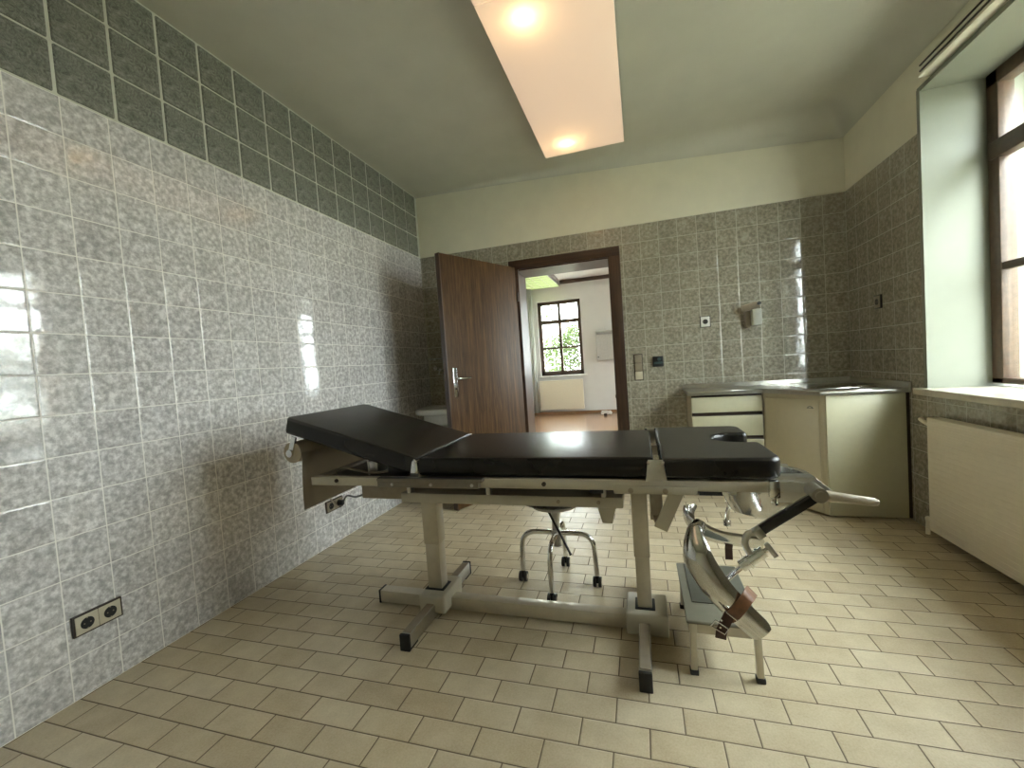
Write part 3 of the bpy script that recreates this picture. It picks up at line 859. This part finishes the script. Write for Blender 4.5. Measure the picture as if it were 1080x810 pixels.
# bits in the tray and mains cable
bm = nb(); tube(bm, spline([(.735,.60,.668),(.742,.59,.70),(.765,.585,.722),(.80,.585,.722),(.86,.60,.705),(.92,.60,.697),(.98,.62,.70)], 6), .005, 8)
tube(bm, spline([(0.735, 0.6, 0.67), (0.7, 0.585, 0.65), (0.487, 0.75, 0.611), (0.332, 0.95, 0.505), (0.153, 1.2, 0.384), (0.045, 1.38, 0.262)], 5), .005, 8)
obj('cable', bm, m_paint_d, T)
bm = nb(); tube(bm, spline([(0.88, 0.66, 0.655), (0.878, 0.66, 0.629), (0.753, 0.8, 0.563), (0.599, 0.95, 0.489), (0.387, 1.15, 0.405), (0.164, 1.35, 0.343), (0.045, 1.45, 0.262)], 6), .006, 8); obj('cable', bm, m_dark, T)
bm = nb(); cyl(bm, (.045,1.45,.262), (.014,1.45,.262), .018, .020, 16); obj('plug', bm, m_dark, T)
bm = nb(); cyl(bm, (.90,.60,.688), (.895,.60,.80), .004); box(bm, .88,.93,.62,.70,.686,.74,.006); obj('back_lever', bm, m_steel, T)
# bracket and paper roll at the head end
bm = nb()
bar(bm, (.585,YN+.004,.872), (.568,YN-.004,.805), .010, .022, (1,0,0)); bar(bm, (.585,YFAR-.004,.872), (.568,YFAR+.004,.805), .010, .022, (1,0,0))
cyl(bm, (.568,YN-.010,.803), (.568,YFAR+.010,.803), .008)
cyl(bm, (.568,YN-.016,.803), (.568,YN-.006,.803), .016)
obj('roll_holder', bm, m_chrome, T)
pr = thing('paper_roll', 'beige roll under the head end of the table with its sheet hanging down', 'paper roll', (.568,.81,.803))
bm = nb(); cyl(bm, (.568,YN+.004,.803), (.568,YFAR-.004,.803), .046, seg=40); obj('roll', bm, m_sheet, pr)
bm = nb()
pts = spline([(.612,0,.815),(.615,0,.79),(.612,0,.74),(.606,0,.66),(.604,0,.60),(.604,0,.548)], 5)
rows = [[bm.verts.new((p.x+.002*math.sin(6*y), y, p.z)) for y in [YN+.006+k*(YFAR-YN-.012)/8 for k in range(9)]] for p in pts]
for a, b_ in zip(rows, rows[1:]):
    for k in range(8): bm.faces.new((a[k], a[k+1], b_[k+1], b_[k]))
bmesh.ops.solidify(bm, geom=list(bm.faces), thickness=.0015)
obj('hanging_sheet', bm, m_sheet, pr, angle=180)

# ------------------------------------------------------------------ step stool
S = thing('step_stool', 'low beige step stool with black-capped legs under the steel leg trough', 'step stool', (2.265,.79,0))
SX0, SX1, SY0, SY1, SZ = 2.148, 2.384, .572, 1.008, .195
bm = nb(); box(bm, SX0, SX1, SY0, SY1, SZ-.012, SZ, .005, 3); obj('step_top', bm, mat('greybeige_step', (.21,.20,.15), .4, var=.06), S)
bm = nb(); box(bm, SX0+.03, SX1-.005, SY0+.12, SY1-.01, SZ-.001, SZ+.0035, .003); obj('rubber_mat', bm, mat('dark_green_grey_rubber', (.10,.10,.075), .6), S)
bm = nb()
box(bm, SX0+.01, SX1-.01, SY0+.006, SY0+.012, SZ-.045, SZ-.01); box(bm, SX0+.01, SX1-.01, SY1-.012, SY1-.006, SZ-.045, SZ-.01)
box(bm, SX0+.006, SX0+.012, SY0+.01, SY1-.01, SZ-.045, SZ-.01); box(bm, SX1-.012, SX1-.006, SY0+.01, SY1-.01, SZ-.045, SZ-.01)
obj('apron', bm, m_col, S)
for x in (SX0+.018, SX1-.012):
    for y in (SY0+.014, SY1-.016):
        s = 1 if x > 2.26 else -1
        bm = nb(); bar(bm, (x, y, .016), (x-.004*s, y, SZ-.01), .022, .022, (0,1,0), .003); lg = obj('leg', bm, m_col, S)
        bm = nb(); box(bm, x-.014, x+.014, y-.014, y+.014, 0, .018, .003); obj('rubber_foot', bm, m_rubber, lg)

# ------------------------------------------------------------------ rolling stool behind the table
K = thing('rolling_stool', 'swivel stool on a four-armed chrome base behind the examination table', 'stool', (1.595,1.115,0))
kx, ky = 1.595, 1.11
bm = nb(); lathe(bm, [(.004,.428),(.10,.430),(.165,.436),(.175,.446),(.177,.470),(.165,.486),(.10,.490),(.004,.490)], (kx,ky,0), 'z', 40, True); obj('seat', bm, m_leath, K)
bm = nb(); lathe(bm, [(.004,.396),(.085,.396),(.115,.405),(.15,.434),(.004,.434)], (kx,ky,0), 'z', 32, False); obj('seat_pan', bm, m_paint_d, K)
bm = nb(); cyl(bm, (kx,ky,.255), (kx,ky,.400), .021); cyl(bm, (kx,ky,.20), (kx,ky,.28), .027); obj('gas_column', bm, m_steel, K)
bm = nb(); tube(bm, spline([(kx-.025,ky-.06,.400),(kx+.015,ky-.09,.34),(kx+.075,ky-.13,.245),(kx+.09,ky-.135,.215)], 4), [.0055]*12+[.008], 10); obj('height_lever', bm, m_dark, K)
for a in (0, PI/2, PI, 3*PI/2):
    dx, dy = math.cos(a), math.sin(a); R_ = .185
    bm = nb()
    pts = [(kx+dx*r_, ky+dy*r_, z) for r_, z in ((.0,.262),(.06,.264),(.12,.262),(.155,.250),(.177,.222),(R_,.185),(R_+.002,.12),(R_+.004,.058))]
    tube(bm, spline(pts, 4), .0125, 14); arm = obj('base_arm', bm, m_chrome, K)
    cx, cy = kx+dx*(R_+.004), ky+dy*(R_+.004)
    bm = nb(); cyl(bm, (cx-.020,cy,.025), (cx-.006,cy,.025), .025, seg=20); cyl(bm, (cx+.006,cy,.025), (cx+.020,cy,.025), .025, seg=20)
    cyl(bm, (cx-.012,cy,.025),(cx+.012,cy,.025),.008); cyl(bm, (cx,cy,.022), (cx,cy,.062), .010)
    cas = obj('caster', bm, m_dark, arm)
    bm = nb(); cyl(bm, (cx-.0215,cy,.025),(cx-.0195,cy,.025),.013); cyl(bm, (cx+.0195,cy,.025),(cx+.0215,cy,.025),.013); obj('caster_cap', bm, m_chrome, cas)

# ------------------------------------------------------------------ cabinets in the corner
CZ = .79
A_, B_, C_ = (2.900, 2.55), (3.155, 2.205), (3.590, 2.19)
cb1 = thing('drawer_cabinet', 'pale drawer cabinet with recessed grips left of the corner unit', 'cabinet', (2.65,2.74,0))
bm = nb(); box(bm, 2.402, 2.890, 2.575, D-.001, .05, CZ-.002, .001); obj('body', bm, m_cab2, cb1)
bm = nb(); box(bm, 2.43, 2.885, 2.60, D-.01, 0, .05); obj('plinth', bm, m_dark, cb1)
zs = [(.655,.772),(.475,.628),(.27,.448),(.06,.243)]
bm = nb(); box(bm, 2.405, 2.887, 2.571, 2.580, .05, .79); obj('grip_recess', bm, m_brownfr, cb1)
for i, (a, b_) in enumerate(zs):
    bm = nb(); box(bm, 2.402, 2.887, 2.552, 2.576, a, b_, .003); d_ = obj('drawer', bm, m_cab, cb1)
    bm = nb(); box(bm, 2.404, 2.885, 2.556, 2.574, b_-.001, b_+.005, .001); obj('drawer_grip', bm, m_brownfr, d_)
# corner unit with one slanting door
cb2 = thing('corner_cabinet', 'beige corner sink cabinet with a slanting door and one wide front', 'cabinet', (3.3,2.55,0))
bm = nb(); prism(bm, [(2.896,2.58),(3.14,2.225),(3.582,2.21),(3.582,D-.001),(2.896,D-.001)], .012, CZ-.002); obj('body', bm, m_cab2, cb2, smooth=False)
dv = Vector((B_[0]-A_[0], B_[1]-A_[1], 0)); Ld = dv.length; dv.normalize()
ad = math.atan2(dv.y, dv.x)
md = Matrix.Translation((A_[0], A_[1], 0)) @ Matrix.Rotation(ad, 4, 'Z')
bm = nb(); box(bm, .004, Ld-.040, 0, .018, .03, .752, .002); bmesh.ops.transform(bm, matrix=md, verts=bm.verts); dr = obj('door', bm, m_cab2, cb2)
bm = nb(); box(bm, Ld-.036, Ld-.001, .001, .02, .012, CZ-.004, .001); box(bm, 0, Ld-.001, .003, .022, .756, CZ-.002, .001); bmesh.ops.transform(bm, matrix=md, verts=bm.verts); obj('door_surround', bm, m_cab2, cb2)
bm = nb(); box(bm, Ld-.041, Ld-.0385, -.0012, .012, .04, .75); bmesh.ops.transform(bm, matrix=md, verts=bm.verts); obj('door_edge', bm, m_insert, dr)
bm = nb()   # small dark arched mark near the top of the door
for k in range(8):
    a0, a1 = PI*k/8, PI*(k+1)/8
    c0, s0, c1, s1 = math.cos(a0), math.sin(a0), math.cos(a1), math.sin(a1)
    bar(bm, (Ld-.095+.016*c0, -.001, .700+.010*s0), (Ld-.095+.016*c1, -.001, .700+.010*s1), .002, .004, (0,0,1))
bar(bm, (Ld-.118, -.001, .699), (Ld-.072, -.001, .699), .002, .0025)
bmesh.ops.transform(bm, matrix=md, verts=bm.verts); obj('mark', bm, mat('dark_blue_grey', (.03,.06,.08), .4), dr)
bm = nb(); box(bm, B_[0]+.001, 3.572, 2.190, 2.212, .012, CZ-.003, .002); obj('front_panel', bm, m_cab, cb2)
bm = nb(); box(bm, 3.573, 3.5915, 2.194, 2.215, .012, CZ-.003, .001); obj('edge_gap_strip', bm, m_brownfr, cb2)
# steel worktop with upstand and sink
wt = thing('steel_worktop', 'brushed steel worktop with a raised back edge over the corner cabinets', 'worktop', (3.0,2.75,CZ))
top = [(2.378,2.520),(2.885,2.520),(3.118,2.170),(3.545,2.170),(3.5905,2.170),(3.5905,D-.0005),(2.378,D-.0005)]
sx0, sx1, sy0, sy1 = 3.10, 3.50, 2.33, 2.72
bm = nb(); prism(bm, top, CZ, CZ+.028, .004, 2)
slab = obj('slab', bm, m_steel, wt)
bm = nb(); box(bm, sx0-.25, sx1+.25, 0, 1, 0, 1); bm.free()
bm = nb(); box(bm, sx0, sx1, sy0, sy1, CZ+.0275, CZ+.030, .001); box(bm, sx0+.02, sx1-.02, sy0+.02, sy1-.02, CZ+.0275, CZ+.0305)
obj('sink_rim', bm, m_chrome, wt)
bm = nb()
lip = [(2.378,2.520),(2.885,2.520),(3.118,2.170),(3.545,2.170)]
for p, q in zip(lip, lip[1:]): tube(bm, [(p[0],p[1],CZ+.027),(q[0],q[1],CZ+.027)], .006, 8)
tube(bm, [(2.378,2.52,CZ+.027),(2.378,D-.01,CZ+.027)], .006, 8)
obj('rolled_edge', bm, m_steel, wt)
bm = nb(); box(bm, 2.378, 3.59, D-.016, D-.0003, CZ+.02, CZ+.062, .003); box(bm, 3.574, 3.5912, 2.168, D, CZ-.0, CZ+.062, .003); obj('upstand', bm, m_steel, wt)

# ------------------------------------------------------------------ washbasin behind the open door
WB = thing('washbasin', 'white porcelain washbasin in the far left corner behind the open door', 'washbasin', (.30,2.70,.62))
bm = nb()
outl = [(.002,2.60)] + [(.05,2.50),(.13,2.44),(.25,2.41),(.40,2.41),(.50,2.45),(.56,2.53),(.58,2.65),(.58,D-.001),(.002,D-.001)]
prism(bm, outl, .72, .775, .018, 4)
prism(bm, [(.06,2.62),(.12,2.54),(.25,2.49),(.40,2.49),(.48,2.55),(.50,2.66),(.50,D-.002),(.06,D-.002)], .62, .73, .03, 4)
obj('bowl', bm, m_porc, WB)
bm = nb(); lathe(bm, [(.004,.7765),(.15,.7765),(.165,.7775),(.17,.7755)], (.31,2.62,0), 'z', 32, True); obj('bowl_inner', bm, m_porc, WB)
bm = nb(); cyl(bm, (.30,2.80,.55), (.30,2.80,.64), .02); tube(bm, spline([(.30,2.80,.56),(.30,2.80,.46),(.30,2.86,.44),(.30,D+.002,.45)], 5), .016); obj('drain_trap', bm, m_chrome, WB)
TP = thing('tap', 'chrome wall-mounted tap above the washbasin behind the door', 'tap', (.15,2.88,1.10))
bm = nb()
cyl(bm, (.125,D+.001,1.135), (.125,D-.055,1.135), .014); cyl(bm, (.275,D+.001,1.10), (.275,D-.055,1.10), .014); cyl(bm, (.12,D-.05,1.13), (.28,D-.05,1.10), .017); obj('body', bm, m_chrome, TP)
bm = nb(); tube(bm, spline([(.20,D-.05,1.115),(.205,D-.09,1.12),(.21,D-.17,1.11),(.21,D-.20,1.085)], 5), .010); obj('spout', bm, m_chrome, TP)
bm = nb(); cyl(bm, (.118,D-.055,1.135), (.118,D-.095,1.14), .022); obj('tap_knob', bm, m_chrome, TP)
SH = thing('wall_shelf', 'narrow glass shelf on the far wall above the tap', 'shelf', (.2,2.87,1.235))
bm = nb(); box(bm, .06, .55, D-.11, D+.001, 1.231, 1.239, .003); obj('shelf_plate', bm, mat('frosted_shelf_glass', (.40,.44,.42), .15), SH)
for x in (.10, .5):
    bm = nb(); box(bm, x-.01, x+.01, D-.05, D+.001, 1.218, 1.244, .003); obj('shelf_bracket', bm, m_chrome, SH)
MR = thing('mirror', 'mirror on the far wall partly hidden by the open door', 'mirror', (.4,2.92,1.4))
bm = nb(); box(bm, .160, .60, D-.008, D-.001, 1.40, 1.745, .002); obj('mirror_glass', bm, m_mirror, MR)
bm = nb(); box(bm, .155, .167, D-.011, D+.001, 1.395, 1.75, .002); box(bm, .155, .60, D-.011, D+.001, 1.745, 1.755, .002); obj('mirror_frame', bm, m_insert_g, MR)

# ------------------------------------------------------------------ sockets, switches, dispenser
def socket(loc, label, axis, w, h, holes, ins=None, frame=None, dark=False):
    """axis 'x': on the left wall facing +x; 'y': on the far wall facing -y; '-x': right wall"""
    t = thing('wall_socket', label, 'socket', loc)
    ins = ins or m_insert; frame = frame or m_brownfr
    if axis == 'x': F = Matrix(((0,0,1,0),(1,0,0,0),(0,1,0,0),(0,0,0,1)))
    elif axis == 'y': F = Matrix(((1,0,0,0),(0,0,-1,0),(0,1,0,0),(0,0,0,1)))
    else: F = Matrix(((0,0,-1,0),(1,0,0,0),(0,1,0,0),(0,0,0,1)))
    F = Matrix.Translation(loc) @ F
    def put(name, bm, m, par):
        bmesh.ops.transform(bm, matrix=F, verts=bm.verts); return obj(name, bm, m, par)
    bm = nb(); box(bm, -w/2, w/2, -h/2, h/2, -.001, .010, .002); put('frame', bm, frame, t)
    n = len(holes); iw = (w-.012)/n
    for k in range(n):
        x0 = -w/2+.006+k*iw
        bm = nb(); box(bm, x0+.0008, x0+iw-.0008, -h/2+.006, h/2-.006, .008, .0125, .0015); pl2 = put('insert', bm, holes[k] or ins, t)
        if holes[k] is None or dark:
            cx = x0+iw/2; r_ = min(iw, h)*.29
            bm = nb(); cyl(bm, (cx,0,.012), (cx,0,.0135), r_, seg=28); cup = put('socket_cup', bm, m_dark, pl2)
            bm = nb()
            for s in (-1, 1): cyl(bm, (cx+s*.0095,0,.0134), (cx+s*.0095,0,.0139), .0026, seg=10)
            box(bm, cx-.002, cx+.002, r_-.004, r_, .0134, .0145); box(bm, cx-.002, cx+.002, -r_, -r_+.004, .0134, .0145)
            put('contact', bm, m_insert_g, cup)
    return t
socket((0, .092, .268), 'double wall socket low on the left wall nearest the camera', 'x', .156, .078, [None, None])
socket((0, 1.412, .262), 'double wall socket low on the left wall behind the head end of the table', 'x', .160, .076, [None, None], m_insert_g)
socket((2.579, D, 1.368), 'single socket with a white plate on the far wall left of the dispenser', 'y', .082, .094, [None], m_whiteplas)
socket((W, 2.503, 1.370), 'single dark socket on the window wall above the worktop', '-x', .085, .090, [m_insert_g], m_insert_g, m_dark, True)
sw = thing('light_switch', 'upright triple light switch right of the door frame', 'light switch', (2.029, D, 1.025))
bm = nb(); box(bm, 1.992, 2.066, D-.010, D+.001, .912, 1.140, .002); obj('frame', bm, m_brownfr, sw)
for k, mm in enumerate((m_insert, m_insert_g, m_insert_g)):
    bm = nb(); box(bm, 1.998, 2.060, D-.014, D-.008, .918+.0725*k, .918+.0725*k+.0705, .002); obj('rocker', bm, mm, sw)
ts = thing('control_box', 'small black square control on the far wall right of the light switch', 'wall control', (2.191, D, 1.066))
bm = nb(); box(bm, 2.148, 2.234, D-.03, D+.001, 1.022, 1.11, .004); obj('casing', bm, m_dark, ts)
bm = nb(); box(bm, 2.158, 2.224, D-.033, D-.028, 1.045, 1.062, .001); cyl(bm, (2.20,D-.030,1.085),(2.20,D-.040,1.085),.014); obj('dial', bm, mat('dark_teal_plastic', (.05,.09,.09), .3), ts)
dp = thing('soap_dispenser', 'wall-mounted soap dispenser with a grey container above the worktop', 'dispenser', (2.90, D, 1.38))
bm = nb(); box(bm, 2.870, 2.905, D-.06, D+.001, 1.285, 1.45, .004); box(bm, 2.835, 2.90, D-.022, D+.001, 1.405, 1.455, .003); obj('wall_plate', bm, m_paint_d, dp)
bm = nb(); bar(bm, (2.845,D-.06,1.435), (2.965,D-.09,1.465), .05, .052, (0,0,1), .006); obj('pump_head', bm, m_paint_d, dp)
bm = nb(); cyl(bm, (2.955,D-.10,1.468),(2.955,D-.128,1.468),.013); obj('push_button', bm, m_dark, dp)
bm = nb(); box(bm, 2.906, 2.972, D-.12, D-.012, 1.300, 1.425, .006); obj('container', bm, mat('grey_container', (.38,.38,.33), .35), dp)
bm = nb(); lathe(bm, [(.045,0),(.045,-.004),(.038,-.004)], (1.672,D+.007,2.51), 'y', 32, True)
tag(obj('cover_disc', bm, m_plaster, origin=(1.672, D, 2.51)), 'small round cover disc on the plaster above the doorway', 'cover disc')

# ------------------------------------------------------------------ outdoors
m_bounce_gravel = mat('pale_bounce_gravel', (.43,.42,.35), .9, var=.2, scale=3)  # unseen ground; pale gravel put in for its neutral bounce light
bm = nb()
box(bm, XO, 60, -40, 60, -.9, -.8); box(bm, -40, XO, NY1+.4, 60, -.9, -.8)
struct('ground', bm, m_bounce_gravel, smooth=False)
def leafmat(name, col):
    m, nt, b = newmat(name)
    f = noise(nt, 1.5, 2)
    nt.links.new(ramp(nt, f, [(.3, [c*.7 for c in col]), (.7, [min(1,c*1.25) for c in col])]), b.inputs['Base Color'])
    b.inputs['Roughness'].default_value = .5
    tr = nt.nodes.new('ShaderNodeBsdfTranslucent'); tr.inputs[0].default_value = rgb([min(1,c*1.2) for c in col])
    mx = nt.nodes.new('ShaderNodeMixShader'); mx.inputs[0].default_value = .4
    nt.links.new(b.outputs[0], mx.inputs[1]); nt.links.new(tr.outputs[0], mx.inputs[2]); nt.links.new(mx.outputs[0], nt.nodes['Material Output'].inputs[0])
    return m
m_leaf = leafmat('tree_leaves', (.040,.062,.014))
m_bark = mat('bark', (.10,.08,.06), .9, var=.3, scale=20)
def tree(x, y, h, r, n, label, group, s=.09):
    t = thing('tree', label, 'tree', (x, y, -.8), group)
    bm = nb()
    top = Vector((x+random.uniform(-.2,.2), y, -.8+h*.85))
    tube(bm, spline([(x,y,-.85),(x+.08,y,h*.25),(x-.05,y+.05,h*.5),top], 4), [.14-.008*k for k in range(13)], 8)
    br = []
    for k in range(12):
        a = random.uniform(0, 2*PI); z0 = -.8+h*random.uniform(.25,.75)
        e = Vector((x+math.cos(a)*r*.8, y+math.sin(a)*r*.8, z0+random.uniform(.2,.9)))
        tube(bm, spline([(x,y,z0),((x+e.x)/2,(y+e.y)/2,(z0+e.z)/2+.15),e], 3), [.04,.035,.03,.025,.02,.015,.01], 6); br.append(e)
    obj('trunk', bm, m_bark, t)
    bm = nb()
    cl_ = [Vector((x+random.gauss(0,r*.45), y+random.gauss(0,r*.45), -.8+h*random.uniform(.15,1))) for _ in range(26)] + br
    for k in range(n):
        c = random.choice(cl_)
        p = c + Vector((random.gauss(0,.28), random.gauss(0,.28), random.gauss(0,.25)))
        u = Vector((random.gauss(0,1), random.gauss(0,1), random.gauss(0,1))).normalized()
        a, b_ = frame_of(u); q = s*random.uniform(.6,1.3)
        vs = [bm.verts.new(p+d) for d in (-a*q*.5, b_*q*.22+u*q*.05, a*q*.5, -b_*q*.22+u*q*.05)]
        bm.faces.new(vs)
    o = obj('crown', bm, m_leaf, t, smooth=False)
    return t
for a_ in ((-2.2, 17.5, 5.6, 1.2, 7000, 'leafy tree outside the far window, furthest left', 'trees outside the far windows'),
           (1.4, 17.2, 5.2, 1.2, 7000, 'leafy tree outside the far window, standing behind the others', 'trees outside the far windows'),
           (5.6, 16.8, 5.5, 1.2, 4000, 'leafy tree outside beyond the far room, furthest right', 'trees outside the far windows'),
           (9.6, 6.4, 5.0, 1.2, 5000, 'leafy tree outside the right-hand window, nearest the far wall', 'trees outside the right window'),
           (10.6, 1.8, 5.4, 1.2, 5000, 'leafy tree outside straight across from the right-hand window', 'trees outside the right window'),
           (9.6, -2.8, 5.0, 1.2, 5000, 'leafy tree outside the right-hand window, nearest the camera side', 'trees outside the right window')):
    tree(*a_)
def hedge(p0, p1, h, n, label):
    """row of tall shrubs from p0 to p1: stems and a loose mass of leaves with gaps towards the top"""
    p0, p1 = Vector(p0), Vector(p1); L_ = (p1-p0).length; mid = (p0+p1)/2
    t = thing('hedge', label, 'hedge', (mid.x, mid.y, -.8))
    bm = nb(); k = 0
    tips = []
    while k*.28 < L_:
        q = p0 + (p1-p0)*(k*.28/L_); dx = random.gauss(0,.12)
        tube(bm, spline([(q.x,q.y,-.82),(q.x+dx,q.y+.05,h*.3),(q.x-dx*.6,q.y-.04,h*.85)], 3), [.035,.032,.029,.026,.02,.016,.010], 6)
        for j in range(5): tips.append(Vector((q.x+random.gauss(0,.2), q.y+random.gauss(0,.2), random.uniform(-.6, 1)*h*random.uniform(.6,1.1))))
        k += 1
    obj('stems', bm, m_bark, t)
    bm = nb()
    for k in range(n):
        p = random.choice(tips) + Vector((random.gauss(0,.22), random.gauss(0,.22), random.gauss(0,.22)))
        u = Vector((random.gauss(0,1), random.gauss(0,1), random.gauss(0,1))).normalized()
        a, b_ = frame_of(u); q = .11*random.uniform(.6,1.3)
        bm.faces.new([bm.verts.new(p+d) for d in (-a*q*.5, b_*q*.25, a*q*.5, -b_*q*.25)])
    obj('leaves', bm, m_leaf, t, smooth=False)
hedge((-2.6,12.6,0), (2.9,12.6,0), 2.9, 22000, 'tall loose green hedge outside beyond the far window')
hedge((6.6,-2.6,0), (6.6,5.4,0), 3.3, 19000, 'tall loose green hedge outside the right-hand window')
